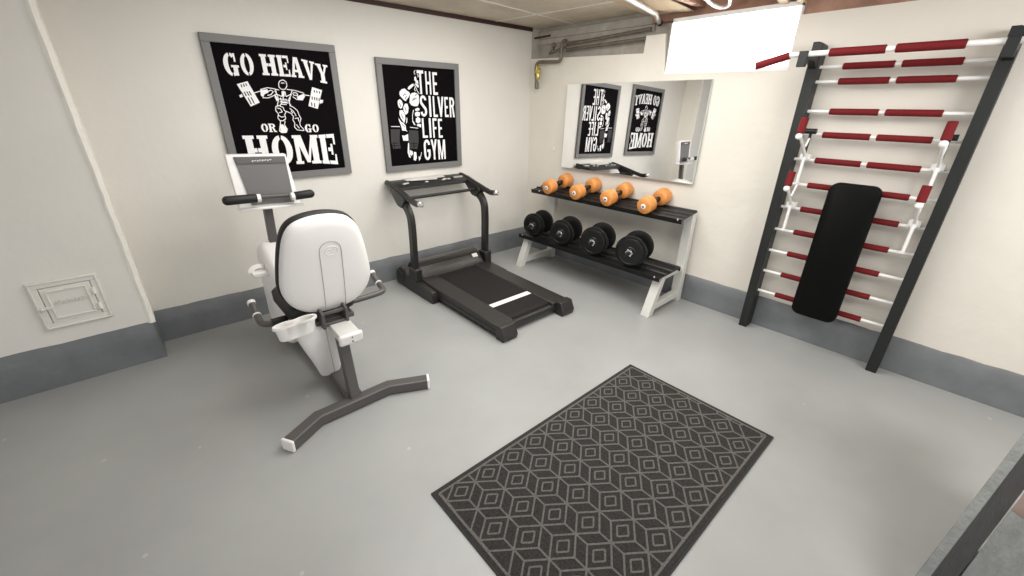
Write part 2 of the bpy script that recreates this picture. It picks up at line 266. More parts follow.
# ---------------------------------------------------------------- pipes in the niche
root = thing('water_pipe', 'grey water pipes with elbows and a stop valve in the niche above the wall corner', 'pipe', (.05,-.5,1.85))
build('pipe_run', MB().tube([(.055,-.40,1.957),(.055,-1.24,1.995)], .013), 'pipe', root)
build('pipe_run', MB().tube([(.055,-.40,1.915),(.055,-1.235,1.936)], .013), 'pipe', root)
build('riser', MB().tube(smoothpath([(.02,-.42,1.985),(-.03,-.425,1.975),(-.045,-.425,1.93),(-.045,-.43,1.85),(-.045,-.415,1.815),(-.045,-.35,1.815),(-.045,-.22,1.822)]), .014), 'pipe', root)
build('elbow', MB().tube(smoothpath([(-.045,-.23,1.822),(-.048,-.145,1.828),(-.05,-.115,1.79),(-.05,-.125,1.70),(-.05,-.135,1.625)]), .014), 'pipe', root)
build('pipe_end', MB().lathe((-.05,-.134,1.66), (0,-.1,-1), [(0,.016),(.01,.02),(.05,.022),(.062,.015)]), 'pipe', root)
b = MB().lathe((-.066,-.16,1.80), (0,-.05,-1), [(0,.010),(.01,.022),(.03,.018),(.045,.026),(.06,.026),(.075,.016),(.11,.018),(.125,.010)])
b.tube([(-.078,-.17,1.785),(-.10,-.19,1.78)], .006); b.ball((-.1,-.19,1.765), .015, 8, (1,.5,1.6))
build('valve', b, 'brass', root)['label'] = 'yellow brass stop valve'
b = MB(); b.tube([(.05,-.24,1.93),(.0,-.30,1.955)], .011); b.tube([(.045,-.20,1.90),(.02,-.33,1.915),(.02,-.42,1.93)], .012); b.ball((.0,-.29,1.955), .022, 8); b.ball((.03,-.25,1.912),.02,8); b.tube([(.02,-.37,1.97),(.02,-.37,1.86)], .010)
build('fitting', b, 'pipe', root)
b = MB().tube([(.02,-.02,2.035),(.02,-.22,2.04)], .008); build('bracket', b, 'darkwood', root)
root = thing('conduit', 'pale round conduit running under the joists above the left end of the window', 'pipe', (-.3,-1.36,2.05))
build('tube', MB().tube([(-1.3,-1.63,2.06),(-.1,-1.36,2.055),(.03,-1.32,2.02)], .016), 'conduit', root)
build('cap', MB().lathe((.02,-1.325,2.024), (1,.2,-.25), [(0,.02),(.02,.021),(.03,.012)]), 'darkwood', root)
b = MB(); b.prism([(-1.2,-1.26,2.14),(.02,-1.22,2.075),(.02,-1.58,2.06),(-1.2,-1.56,2.14)], (0,0,.004)); 
tag(build('sheet_panel', b, 'palewood', smooth=False), 'warped pale board tucked up between the joists left of the window', 'board')
b = MB(); b.tube([(-.2,-2.14,2.10),(.05,-2.16,2.02)], 0, sq=(.05,.02)); tag(build('wood_strip', b, 'palewood', bevel=.002), 'left one of two pale wood strips above the top right of the window', 'strip')
b = MB(); b.tube([(-.2,-2.23,2.10),(.05,-2.25,2.01)], 0, sq=(.035,.02)); tag(build('wood_strip', b, 'palewood', bevel=.002), 'right one of two pale wood strips above the top right of the window', 'strip')
b = MB().tube(smoothpath([(-.25,-1.75,2.10),(-.05,-1.76,2.05),(.0,-1.84,2.05),(-.2,-1.9,2.10)]), .012); tag(build('cable', b, 'conduit'), 'pale cable loop hanging from the joists above the middle of the window', 'cable')
# bulb lamp
root = thing('ceiling_lamp', 'bare lit bulb in a white holder under the ceiling joists', 'lamp', (-1.1,-1.62,HC-.04))
build('lamp_holder', MB().lathe((-1.1,-1.62,HC-.04), (0,0,-1), [(0,.05),(.01,.05),(.02,.028),(.045,.026)]), 'white', root)
build('bulb', MB().lathe((-1.1,-1.62,HC-.08), (0,0,-1), [(0,.012),(.015,.018),(.03,.028),(.048,.03),(.062,.022),(.072,.006)]), 'bulb', root)
# ---------------------------------------------------------------- hook on mirror wall
b = MB().lathe((0,-.358,1.064), (-1,0,0), [(0,.012),(.006,.012),(.008,.005)]); 
b.tube([(-.006+0*i,-.358+.018*math.cos(t),1.064+.018*math.sin(t)) for i,t in enumerate([.9+k*.4 for k in range(12)])], .0022, 6)
tag(build('wall_hook', b, 'lit_return_cream'), 'tiny cream painted ring hook on the wall left of the mirror', 'hook')

# ================================================================ CLEANOUT DOOR
root = thing('cleanout_door', 'small cast iron cleanout door painted cream, low on the projecting wall', 'hatch', (-3.57,-.24,.33))
yb = -.24
def fr(b, x0,x1,z0,z1, w, t, y): # rectangular frame
    b.box((x0,y-t,z0),(x1,y,z0+w)); b.box((x0,y-t,z1-w),(x1,y,z1)); b.box((x0,y-t,z0+w),(x0+w,y,z1-w)); b.box((x1-w,y-t,z0+w),(x1,y,z1-w))
b = MB(); fr(b,-3.71,-3.445,.334,.598,.035,.012,yb); fr(b,-3.705,-3.45,.338,.594,.008,.018,yb); build('frame', b, 'wall', root, bevel=.003)
b = MB(); b.box((-3.672,yb-.014,.368),(-3.483,yb,.56)); fr(b,-3.655,-3.50,.388,.545,.008,.021,yb)
dr = build('door', b, 'wall', root, bevel=.003)
b = MB()
for i in range(9):
    x = -3.635+i*.0145; b.tube([(x,yb-.016,.462),(x+.004,yb-.016,.485+.006*(i%2)),(x+.010,yb-.016,.468)], .0022, 6)
sub('raised_lettering', b, 'wall', dr, root)
for z in (.415,.505):
    b = MB().cyl((-3.478,yb-.020,z-.018),(-3.478,yb-.020,z+.018),.008,10); b.box((-3.485,yb-.02,z-.016),(-3.470,yb-.004,z+.016)); build('hinge', b, 'lit_return_cream', root)
b = MB().box((-3.702,yb-.03,.452),(-3.65,yb-.014,.464)); b.ball((-3.685,yb-.03,.458),.009,8); build('latch', b, 'wall', root, bevel=.002)

# ================================================================ LETTERS
def stroke(pts, w):
    """polyline -> quads of width w in the unit plane"""
    Q = []
    for (x0,y0),(x1,y1) in zip(pts, pts[1:]):
        dx, dy = x1-x0, y1-y0; L = math.hypot(dx,dy) or 1; nx, ny = -dy/L*w/2, dx/L*w/2
        Q.append([(x0+nx,y0+ny),(x0-nx,y0-ny),(x1-nx,y1-ny),(x1+nx,y1+ny)])
    return Q
def R_(x0,y0,x1,y1): return [(x0,y0),(x1,y0),(x1,y1),(x0,y1)]
def arc(cx,cy,ro,so,ri,si,a0,a1,n=12):
    """ring sector: outer radii (ro,so), inner (ri,si); angles in degrees"""
    Q = []; 
    for i in range(n):
        t0 = math.radians(a0+(a1-a0)*i/n); t1 = math.radians(a0+(a1-a0)*(i+1)/n)
        Q.append([(cx+ro*math.cos(t0),cy+so*math.sin(t0)),(cx+ro*math.cos(t1),cy+so*math.sin(t1)),(cx+ri*math.cos(t1),cy+si*math.sin(t1)),(cx+ri*math.cos(t0),cy+si*math.sin(t0))])
    return Q
def slab(ch):
    if ch == 'O': return arc(.5,.5,.5,.5,.19,.37,97,263)+arc(.5,.5,.5,.5,.19,.37,-83,83)
    if ch == 'G': return arc(.5,.5,.5,.5,.18,.37,97,263)+arc(.5,.5,.5,.5,.18,.37,50,84)+[R_(.74,.62,.86,.98)]+arc(.5,.5,.5,.5,.18,.37,-83,-40)+[R_(.60,0.03,.90,.40),R_(.48,.38,1,.48)]
    if ch == 'H': return [R_(.08,.0,.36,1),R_(.64,0,.92,1),R_(0,0,.44,.11),R_(.56,0,1,.11),R_(0,.89,.44,1),R_(.56,.89,1,1),R_(.36,.44,.485,.58),R_(.515,.44,.64,.58)]
    if ch == 'E': return [R_(.06,0,.40,1),R_(0,0,.46,.11),R_(0,.89,.46,1),R_(.50,0,1,.12),R_(.50,.88,1,1),R_(.50,.44,.74,.56),R_(.68,.32,.80,.68),[(.86,.0),(1,0),(1,.34),(.90,.34)],[(.90,.66),(1,.66),(1,1),(.86,1)]]
    if ch == 'A': return [[(.02,0),(.24,0),(.50,1),(.34,1)],[(.62,0),(.94,0),(.66,1),(.40,1)],R_(-.02,0,.36,.10),R_(.54,0,1.02,.10),[(.28,.26),(.66,.26),(.62,.38),(.32,.38)]]
    if ch == 'V': return [[(.06,1),(.40,1),(.62,0),(.42,0)],[(.74,1),(.94,1),(.62,0),(.50,0)],R_(-.02,.9,.48,1),R_(.62,.9,1.02,1)]
    if ch == 'Y': return [[(.04,1),(.36,1),(.60,.45),(.36,.45)],[(.74,1),(.94,1),(.64,.45),(.52,.45)],R_(.34,0,.66,.47),R_(.22,0,.78,.10),R_(-.02,.9,.44,1),R_(.62,.9,1.02,1)]
    if ch == 'M': return [R_(.06,0,.22,1),[(.08,1),(.34,1),(.58,.05),(.44,.05)],[(.72,1),(.80,1),(.56,.05),(.46,.05)],R_(.70,0,.94,1),R_(0,0,.30,.10),R_(.62,0,1,.10),R_(0,.9,.28,1),R_(.74,.9,1,1)]
    if ch == 'R': return [R_(.08,0,.36,1),R_(0,0,.44,.11),R_(0,.89,.5,1)]+arc(.42,.74,.46,.26,.2,.14,-88,90)+[[(.46,.5),(.66,.5),(.90,.08),(.66,.0)],R_(.66,0,1,.11),R_(.36,.46,.5,.56)]
    return []
def sans(ch):
    w = .26
    if ch == 'T': return [R_(0,.87,1,1),R_(.36,0,.64,1)]
    if ch == 'H': return [R_(0,0,w,1),R_(1-w,0,1,1),R_(w,.44,1-w,.56)]
    if ch == 'E': return [R_(0,0,.34,1),R_(.3,0,1,.12),R_(.3,.88,1,1),R_(.3,.44,.86,.56)]
    if ch == 'F': return [R_(0,0,.34,1),R_(.3,.88,1,1),R_(.3,.44,.86,.56)]
    if ch == 'L': return [R_(0,0,.34,1),R_(.3,0,1,.12)]
    if ch == 'I': return [R_(0,0,1,1)]
    if ch == 'V': return [[(0,1),(.3,1),(.62,0),(.38,0)],[(.7,1),(1,1),(.62,0),(.38,0)]]
    if ch == 'Y': return [[(0,1),(.3,1),(.64,.4),(.36,.4)],[(.7,1),(1,1),(.64,.4),(.36,.4)],R_(.36,0,.64,.45)]
    if ch == 'M': return [R_(0,0,.2,1),R_(.8,0,1,1),[(.05,1),(.27,1),(.57,0),(.43,0)],[(.73,1),(.95,1),(.57,0),(.43,0)]]
    if ch == 'R': return [R_(0,0,.3,1)]+arc(.45,.75,.5,.25,.2,.13,-90,90)+[R_(.2,.88,.46,1),R_(.2,.5,.46,.62),[(.45,.52),(.74,.55),(.98,0),(.66,0)]]
    if ch == 'S': return arc(.5,.74,.5,.26,.2,.14,10,250)+arc(.5,.26,.5,.26,.2,.14,-170,70)+[[(.12,.58),(.34,.68),(.88,.42),(.66,.32)]]
    if ch == 'G': return arc(.5,.70,.5,.30,.2,.17,10,180)+arc(.5,.30,.5,.30,.2,.17,180,355)+[R_(0,.30,.3,.70),R_(.7,.28,1,.50),R_(.52,.40,1,.52)]
    return []
def put(b, polys, q, y, t=.0012):
    """q: quad corners (x,z) bottom-left, bottom-right, top-right, top-left on the wall; y: front plane"""
    (ax,az),(bx,bz),(cx,cz),(dx,dz) = q
    for P in polys:
        L = []
        for u, v in P:
            x = (ax*(1-u)+bx*u)*(1-v)+(dx*(1-u)+cx*u)*v; z = (az*(1-u)+bz*u)*(1-v)+(dz*(1-u)+cz*u)*v
            L.append((x, y, z))
        b.prism(L, (0,-t-random.uniform(0,.0006),0))
def flat(b, P, y, t=.0012): b.prism([(x,y,z) for x,z in P], (0,-t-random.uniform(0,.0004),0))
def ribbon(b, P, w, y, t=.0012):
    for Q in stroke(P, w): flat(b, Q, y, t)

# ---------------------------------------------------------------- poster 1
root = thing('framed_poster', 'grey framed black poster reading GO HEAVY OR GO HOME with a squatting lifter', 'poster', (-2.285,-.02,.99))
x0,x1,z0,z1 = -2.670,-1.899,.958,1.812
def pframe(root, x0,x1,z0,z1,w):
    b = MB(); fr(b,x0,x1,z0,z1,w,.026,-.002); build('frame', b, 'frame', root, bevel=.002)
    return build('print', MB().box((x0+w-.002,-.018,z0+w-.002),(x1-w+.002,-.004,z1-w+.002)), 'black', root, smooth=False)
pr = pframe(root,x0,x1,z0,z1,.045)
YF = -.0185
b = MB()
def gl(b, ch, xl, xr, zb, zt, zb2=None, zt2=None, f=slab):
    put(b, f(ch), [(xl,zb),(xr,zb2 if zb2 is not None else zb),(xr,zt2 if zt2 is not None else zt),(xl,zt)], YF)
gl(b,'G',-2.580,-2.502,1.592,1.716,1.592,1.720); gl(b,'O',-2.490,-2.420,1.596,1.720,1.602,1.724)
gl(b,'H',-2.378,-2.288,1.606,1.724); gl(b,'E',-2.280,-2.212,1.604,1.725); gl(b,'A',-2.206,-2.130,1.604,1.723,1.600,1.718)
gl(b,'V',-2.128,-2.052,1.592,1.713,1.590,1.700); gl(b,'Y',-2.044,-1.966,1.580,1.694,1.570,1.686)
sub('lettering', b, 'print', pr, root, smooth=False)
b = MB()
gl(b,'O',-2.452,-2.412,1.268,1.320); gl(b,'R',-2.408,-2.362,1.267,1.319); sub('lettering', b, 'print', pr, root, smooth=False)
b = MB()
gl(b,'G',-2.182,-2.138,1.258,1.312); gl(b,'O',-2.132,-2.090,1.258,1.311)
sub('lettering', b, 'print', pr, root, smooth=False)
b = MB()
gl(b,'H',-2.572,-2.428,1.062,1.250,1.058,1.247); gl(b,'O',-2.415,-2.288,1.058,1.246,1.052,1.244); gl(b,'M',-2.278,-2.108,1.052,1.243,1.046,1.240); gl(b,'E',-2.100,-1.992,1.044,1.240,1.030,1.244)
sub('lettering', b, 'print', pr, root, smooth=False)
b = MB(); 
for P in D['lifter_fill']: flat(b, P, YF)
for P in D['lifter_line']: ribbon(b, P, .0048, YF)
b.mi = 1
for P in D['lifter_notch']: ribbon(b, P, .006, YF-.001)
sub('lifter_figure', b, ['print','black'], pr, root, smooth=False)
# ---------------------------------------------------------------- poster 2
root = thing('framed_poster', 'grey framed black poster reading THE SILVER LIFE GYM with half a muscular figure', 'poster', (-1.235,-.02,.94))
pr = pframe(root,-1.610,-.872,.937,1.764,.045)
b = MB()
for ch,xl,xr,zb,zt in (('T',-1.272,-1.214,1.524,1.696),('H',-1.198,-1.148,1.524,1.692),('E',-1.130,-1.086,1.522,1.689)): gl(b,ch,xl,xr,zb,zt,f=sans)
sub('lettering', b, 'print', pr, root, smooth=False)
b = MB()
for ch,xl,xr,zb,zt in (('S',-1.262,-1.200,1.356,1.516),('I',-1.178,-1.160,1.354,1.513),('L',-1.140,-1.098,1.352,1.511),('V',-1.094,-1.036,1.352,1.510),('E',-1.026,-.990,1.351,1.508),('R',-.976,-.925,1.349,1.506)): gl(b,ch,xl,xr,zb,zt,f=sans)
sub('lettering', b, 'print', pr, root, smooth=False)
b = MB()
for ch,xl,xr,zb,zt in (('L',-1.256,-1.208,1.190,1.343),('I',-1.190,-1.172,1.189,1.343),('F',-1.154,-1.114,1.187,1.342),('E',-1.100,-1.060,1.186,1.338)): gl(b,ch,xl,xr,zb,zt,f=sans)
sub('lettering', b, 'print', pr, root, smooth=False)
b = MB()
for ch,xl,xr,zb,zt in (('G',-1.254,-1.192,1.008,1.176),('Y',-1.184,-1.124,1.008,1.174),('M',-1.114,-1.040,1.006,1.170)): gl(b,ch,xl,xr,zb,zt,f=sans)
sub('lettering', b, 'print', pr, root, smooth=False)
b = MB()
for P in D['man_fill']: flat(b, P, YF)
for P in D['man_line']: ribbon(b, P, .005, YF)
b.mi = 1
for P in D['man_dark']: flat(b, P, YF, .0018)
b.mi = 2
for P in D['man_cut']: ribbon(b, P, .004, YF-.0018)
sub('muscular_figure', b, ['print','printgrey','black'], pr, root, smooth=False)

# ================================================================ MIRROR
root = thing('wall_mirror', 'frameless rectangular mirror mounted on the wall above the dumbbell rack', 'mirror', (0,-1.165,.92))
my0,my1,mz0,mz1 = -1.818,-.51,.925,1.632
b = MB().prism([(-.032,my0,mz0),(-.048,my1,mz0-.012),(-.030,my1,mz1),(-.014,my0,mz1+.004)], (.010,0,0))
build('backing', b, 'mirror_edge', root, smooth=False)
b = MB().prism([(-.0325,my0+.003,mz0+.002),(-.0485,my1-.003,mz0-.010),(-.0305,my1-.003,mz1-.003),(-.0145,my0+.003,mz1+.001)], (-.0008,0,0))
build('mirror_glass', b, 'mirror', root, smooth=False)

# ================================================================ RUG
b = MB(); rx0,rx1,ry0,ry1 = -2.587,-1.176,-2.983,-2.178
b.mi = 2; b.box((rx0,ry0,.0),(rx1,ry1,.007))
b.mi = 0; b.box((rx0+.009,ry0+.009,.002),(rx1-.009,ry1-.009,.0082))
b.mi = 1
ix0,ix1,iy0,iy1 = rx0+.024,rx1-.024,ry0+.030,ry1-.024
def clip(p, q):
    t0, t1 = 0., 1.; dx, dy = q[0]-p[0], q[1]-p[1]
    for P_, Q_ in ((-dx,p[0]-ix0),(dx,ix1-p[0]),(-dy,p[1]-iy0),(dy,iy1-p[1])):
        if abs(P_) < 1e-9:
            if Q_ < 0: return None
        else:
            r = Q_/P_
            if P_ < 0: t0 = max(t0, r)
            else: t1 = min(t1, r)
    return None if t0 >= t1 else ((p[0]+dx*t0,p[1]+dy*t0),(p[0]+dx*t1,p[1]+dy*t1))
def rib(p, q, w=.0072):
    c = clip(p, q); z = .0080+random.uniform(0,.0003)
    if c: b.tube([(*c[0],z),(*c[1],z)], 0, sq=(w,.0022))
fw = .008
for a_, c_ in (((ix0,iy0),(ix1,iy0)),((ix1,iy0),(ix1,iy1)),((ix1,iy1),(ix0,iy1)),((ix0,iy1),(ix0,iy0))): rib(a_, c_, .009)
DX, DY = .0705, .0535
for r in range(-1, 8):
    cy = -2.252-.1067*r
    for k in range(-1, 12):
        cx = -2.489+.141*k+(.0705 if r % 2 else 0)-.0
        V4 = [(cx-DX,cy),(cx,cy+DY),(cx+DX,cy),(cx,cy-DY)]
        for i in range(4): rib(V4[i], V4[(i+1) % 4])
        rib((cx,cy+DY),(cx,cy+2*DY-.001)); rib((cx,cy-DY),(cx,cy-2*DY+.001))
        for s_ in (.48,):
            if ix0 < cx-DX*s_ and cx+DX*s_ < ix1 and iy0 < cy-DY*s_ and cy+DY*s_ < iy1:
                V5 = [(cx-DX*s_,cy),(cx,cy+DY*s_),(cx+DX*s_,cy),(cx,cy-DY*s_)]
                for i in range(4): rib(V5[i], V5[(i+1) % 4], .0068)
tag(build('rug', b, ['rug','rugline','rugedge'], smooth=False, loc=(-1.88,-2.58,0)), 'charcoal grey rug with a tumbling diamond pattern in the middle of the floor', 'rug')

# ================================================================ WALL BARS
root = thing('wall_bars', 'charcoal wall bars with white rungs in red foam grips, right of the window', 'wall bars', (-.08,-2.8,0))
for y0, y1 in ((-2.449,-2.397),(-3.196,-3.143)):
    b = MB().prism([(-.122,y0,0),(-.122,y1,0),(-.122,y1,1.797),(-.122,y0+.022,1.797),(-.122,y0,1.782)], (.10,0,0))
    build('post', b, 'post', root, bevel=.003)
for z in (.285,.433,.581,.728,.877,1.025,1.172,1.316,1.442,1.597,1.672):
    rg = build('rung', MB().cyl((-.07,-3.15,z),(-.07,-2.448,z),.0095,12), 'rung', root)
    for a_, c_ in ((-3.033,-2.808),(-2.780,-2.558)):
        sub('foam_grip', MB().lathe((-.07,a_,z), Y, [(0,.0145),(.003,.017),(c_-a_-.003,.017),(c_-a_,.0145)], 16), 'grip', rg, root)
# brackets and pull-up bar
for y in (-2.424,-3.175):
    b = MB(); b.prism([(-.12,y-.02,1.66),(-.12,y-.02,1.72),(-.31,y-.02,1.735),(-.33,y-.02,1.735),(-.33,y-.02,1.66),(-.30,y-.02,1.66),(-.285,y-.02,1.70),(-.17,y-.02,1.695)], (0,.04,0))
    build('bracket', b, 'post', root, bevel=.002)
zb = 1.722
p = build('pull_up_bar', MB().tube([(-.345,-3.40,zb-.03),(-.30,-3.245,zb),(-.30,-2.355,zb),(-.315,-2.20,zb-.045)], .0135, 14), 'rung', root)
for a_, c_ in ((-3.039,-2.80),(-2.765,-2.535)): sub('foam_grip', MB().lathe((-.30,a_,zb), Y, [(0,.015),(.003,.0195),(c_-a_-.003,.0195),(c_-a_,.015)], 16), 'grip', p, root)
sub('foam_grip', MB().tube([(-.30,-2.352,zb-.002),(-.316,-2.195,zb-.047)], .0195, 16), 'grip', p, root)
sub('foam_grip', MB().tube([(-.30,-3.248,zb-.002),(-.347,-3.41,zb-.032)], .0195, 16), 'grip', p, root)
# dip handles hung on the rungs, two on each side
for y in (-2.505,-3.095):
    for zc, xo in ((1.190,-.300),(.897,-.262)):
        b = MB(); zt = zc+.135
        b.box((-.092,y-.026,zc-.014),(-.048,y+.026,zc+.016)); b.box((-.10,y-.013,zc-.02),(-.088,y+.013,zc+.022))
        b.tube([(-.10,y,zc+.005),(-.13,y,zc+.03),(xo,y,zt-.005)], .0085, 10)
        b.tube([(-.10,y,zc-.0),(-.105,y,zc-.152)], .0085, 10)
        b.tube([(-.075,y,zc+.142),(-.14,y,zc+.06)], .006, 8)
        h = build('dip_handle', b, 'rung', root)
        sub('foam_grip', MB().tube([(xo-.004,y,zt+.004),(xo+.012,y,zt+.084)], .0195, 16), 'grip', h, root)
        sub('end_cap', MB().ball((xo-.012,y,zt-.012), .0175, 8), 'rung', h, root)
    b = MB().tube([(-.12,y-.03,1.335),(-.12,y+.03,1.335)], .015, 12); b.tube([(-.10,y,1.33),(-.112,y,1.20)], .007, 8)
    build('hook', b, 'blackm', root)['label'] = 'black hook'
# pad
root = thing('bench_pad', 'long black padded board with rounded corners hung on the wall bars', 'pad', (-.15,-2.81,.245))
def rrect(y0,y1,z0,z1,r,n=6):
    P = []
    for cy,cz,a in ((y1-r,z1-r,0),(y0+r,z1-r,90),(y0+r,z0+r,180),(y1-r,z0+r,270)):
        for i in range(n+1): t = math.radians(a+90*i/n); P.append((cy+r*math.cos(t), cz+r*math.sin(t)))
    return P
b = MB(); RR = rrect(-2.926,-2.686,.234,1.070,.045)
def shr(P, k, cy=-2.805, cz=.66): return [(cy+(y-cy)*(1-k*2.2), cz+(z-cz)*(1-k*.6)) for y,z in P]
b.loft([[(x,y,z) for y,z in shr(RR,k)] for x,k in ((-.112,.02),(-.118,0),(-.155,0),(-.163,.012),(-.167,.035))])
build('cushion', b, 'pad', root)
for z in (.9,.45): build('hook', MB().tube([(-.085,-2.80,z+.025),(-.10,-2.80,z+.03),(-.113,-2.80,z)], .008, 8), 'blackm', root)

# ================================================================ DUMBBELL RACK
root = thing('dumbbell_rack', 'two tier dumbbell rack with black shelves on silver A-shaped legs, under the mirror', 'rack', (-.3,-1.15,0))
for yc, s_ in ((-.475,1),(-1.872,-1)):
    y0, y1 = yc-.035, yc+.035
    b = MB().prism([(-.565,y0,0),(-.50,y0,0),(-.375,y0,.302),(-.434,y0,.302)], (0,.07,0)); build('front_leg', b, 'silver', root, bevel=.004)
    b = MB().prism([(-.115,y0,0),(-.060,y0,0),(-.060,y0,.726),(-.115,y0,.718)], (0,.07,0)); build('rear_post', b, 'silver', root, bevel=.004)
    b = MB().prism([(-.515,y0+.01,.035),(-.10,y0+.01,.035),(-.10,y0+.01,.085),(-.49,y0+.01,.085)], (0,.05,0)); build('floor_rail', b, 'silver', root, bevel=.003)
    b = MB().prism([(-.42,y0+.01,.262),(-.10,y0+.01,.268),(-.10,y0+.01,.296),(-.42,y0+.01,.290)], (0,.05,0)); build('shelf_arm', b, 'silver', root, bevel=.003)
def tray(xa,za,xb,zb,y0,y1,name):
    b = MB(); d = Vector((xb-xa,0,zb-za)).normalized(); n = Vector((-d.z,0,d.x)); L = math.hypot(xb-xa,zb-za)
    A_ = Vector((xa,y0,za)); V = lambda u,v: tuple(A_+d*u+n*v)
    prof = [(0,-.03),(0,.006),(.006,.006),(.014,0),(L*.30,0),(L*.33,.010),(L*.37,.010),(L*.40,0),(L*.60,0),(L*.63,.010),(L*.67,.010),(L*.70,0),(L-.012,0),(L-.006,.008),(L,.008),(L,-.03),(L-.004,-.03),(L-.004,-.006),(.004,-.006),(.004,-.03)]
    b.prism([V(u,v) for u,v in prof], (0,y1-y0,0))
    return build(name, b, 'blackm', root, bevel=.001)
low = tray(-.505,.308,-.185,.316,-1.915,-.42,'lower_shelf')
upp = tray(-.295,.703,-.060,.735,-1.905,-.36,'upper_shelf')
for sh, xz in ((low,(-.507,.31)),(upp,(-.297,.705))):
    for y in (-.475,-1.875): sub('bolt', MB().lathe((xz[0],y,xz[1]), (-1,0,0), [(0,.008),(.003,.008),(.005,.004)], 12), 'chrome', sh, root)

root.rotation_euler = (0,0,.014); root.location = (-.3+.0085,-1.15,0)
# iron dumbbells
def iron(loc, R1, label):
    root = thing('dumbbell', label, 'dumbbell', loc, 'black plate dumbbells on the lower shelf')
    x, y, z = 0, 0, 0
    root['_w'] = Vector((0,0,0)); root.rotation_euler = (0,0,math.radians(15))
    build('handle', MB().lathe((x-.20,y,z), X, [(0,.014),(.003,.0165),(.397,.0165),(.40,.014)], 16), 'blackm', root)
    for s_ in (-1,1):
        for k, (xo, r, t) in enumerate(((.086,R1,.024),(.110,R1*.86,.020))):
            b = MB(); a0 = (x+s_*(xo),y,z)
            b.lathe(a0, (s_,0,0), [(-t/2,.018),(-t/2,r*.93),(-t/2+.003,r*.985),(-t/2+.007,r),(t/2-.007,r),(t/2-.003,r*.985),(t/2,r*.93),(t/2,r*.86),(t/2-.003,r*.83),(t/2-.003,r*.40),(t/2,r*.36),(t/2,.018)], 40)
            build('weight_plate', b, 'plate', root)
        b = MB(); xs = x+s_*.123
        b.lathe((xs,y,z), (s_,0,0), [(0,.024),(.010,.024),(.013,.018),(.013,.0145)], 18)
        for q in range(6):
            t = q*math.pi/3; c = Vector((xs+s_*.005, y+.022*math.cos(t), z+.025*math.sin(t))); b.cyl(c-Vector((.006,0,0)), c+Vector((.006,0,0)), .0075, 8)
        build('star_nut', b, 'chrome', root)
for y, r, lb in ((-.575,.111,'smallest plate dumbbell, leftmost on the lower shelf of the rack'),(-.925,.115,'second black plate dumbbell from the left on the lower shelf'),
                 (-1.275,.121,'third black plate dumbbell from the left on the lower shelf'),(-1.625,.124,'largest plate dumbbell, rightmost on the lower shelf of the rack')):
    iron((-.385+(-.45-y)*.014,y+.012,.333+r-.020), r, lb)
# orange dumbbells
for y, lb in ((-.605,'orange dumbbell at the left end of the upper shelf'),(-.935,'second orange dumbbell from the left on the upper shelf'),
              (-1.265,'third orange dumbbell from the left on the upper shelf'),(-1.615,'orange dumbbell nearest the right end of the upper shelf')):
    c = Vector((-.183+(-.45-y)*.014,y+.006,.780+(-.45-y)*.004)); d = Vector((.25,0,.040)).normalized()
    root = thing('dumbbell', lb, 'dumbbell', tuple(c), 'orange dumbbells on the upper shelf')
    build('handle', MB().lathe(tuple(c-d*.07), d, [(0,.020),(.02,.018),(.04,.021),(.07,.022),(.10,.021),(.12,.018),(.14,.020)], 18), 'blackm', root)
    for s_ in (-1,1):
        w = build('weight_head', MB().lathe(tuple(c+d*s_*.055), d*s_, [(0,.038),(.006,.056),(.014,.062),(.085,.063),(.096,.060),(.102,.050),(.102,.02)], 32), 'orange', root)
        b = MB().lathe(tuple(c+d*s_*.1565), d*s_, [(0,.020),(.003,.020),(.004,.018)], 20); sub('end_cap', b, 'white', w, root)
        b = MB().lathe(tuple(c+d*s_*.160), d*s_, [(0,.008),(.0025,.008)], 14); sub('screw', b, 'bdark', w, root)

# ================================================================ TREADMILL
root = thing('treadmill', 'black treadmill with console and arched handrails facing the left wall', 'treadmill', (-1.26,-.75,0))
TL, TR = -1.625, -.897
for s_, x in ((-1,TL),(1,TR)):
    P = smoothpath([(x,-.375,.06),(x,-.385,.30),(x,-.395,.58),(x,-.375,.68),(x,-.26,.76),(x,-.19,.80)], 2)
    build('upright', MB().tube(P, 0, sq=(.042,.062), up=(0,1,0)), 'tm', root, bevel=.008)
    xo = x
    b = MB().prism([(xo-.03,-.08,0.01),(xo-.03,-.10,0.13),(xo-.03,-.17,.175),(xo-.03,-.25,.17),(xo-.03,-.29,.12),(xo-.03,-.66,.10),(xo-.03,-.68,.07),(xo-.03,-.68,.0),(xo-.03,-.30,.0)], (.06,0,0))
    f = build('base_foot', b, 'tm', root, bevel=.006)
    b = MB().lathe((xo-s_*.035,-.13,.07) if 0 else (xo+s_*.031,-.16,.085), (s_,0,0), [(0,.06),(.008,.055),(.01,.02)], 24); sub('wheel_cover', b, 'tm', f, root)
    b = MB().box((xo-.034,-.44,.10),(xo+.034,-.33,.22)); build('upright_boot', b, 'tm', root, bevel=.012)
    b = MB().prism([(x-.032,-.13,.845),(x-.032,-.10,.862),(x-.032,-.33,.80),(x-.032,-.36,.765),(x-.032,-.30,.70),(x-.032,-.24,.71),(x-.032,-.14,.80)], (.064,0,0))
    build('arm_joint', b, 'tm', root, bevel=.010)
    P = smoothpath([(x,-.03,.858),(x,-.08,.852),(x,-.30,.80),(x,-.43,.770),(x,-.48,.760),(x,-.545,.770)], 2)
    a = build('handrail', MB().tube(P, .0225, 14), 'tm', root)
    sub('end_cap', MB().lathe(tuple(P[-1]), (0,-1,.15), [(-.004,.0225),(.02,.022),(.028,.014)], 16), 'chrome', a, root)
build('crossbar', MB().tube([(TL,-.285,.765),(TR,-.285,.765)], .013, 12), 'tm', root)
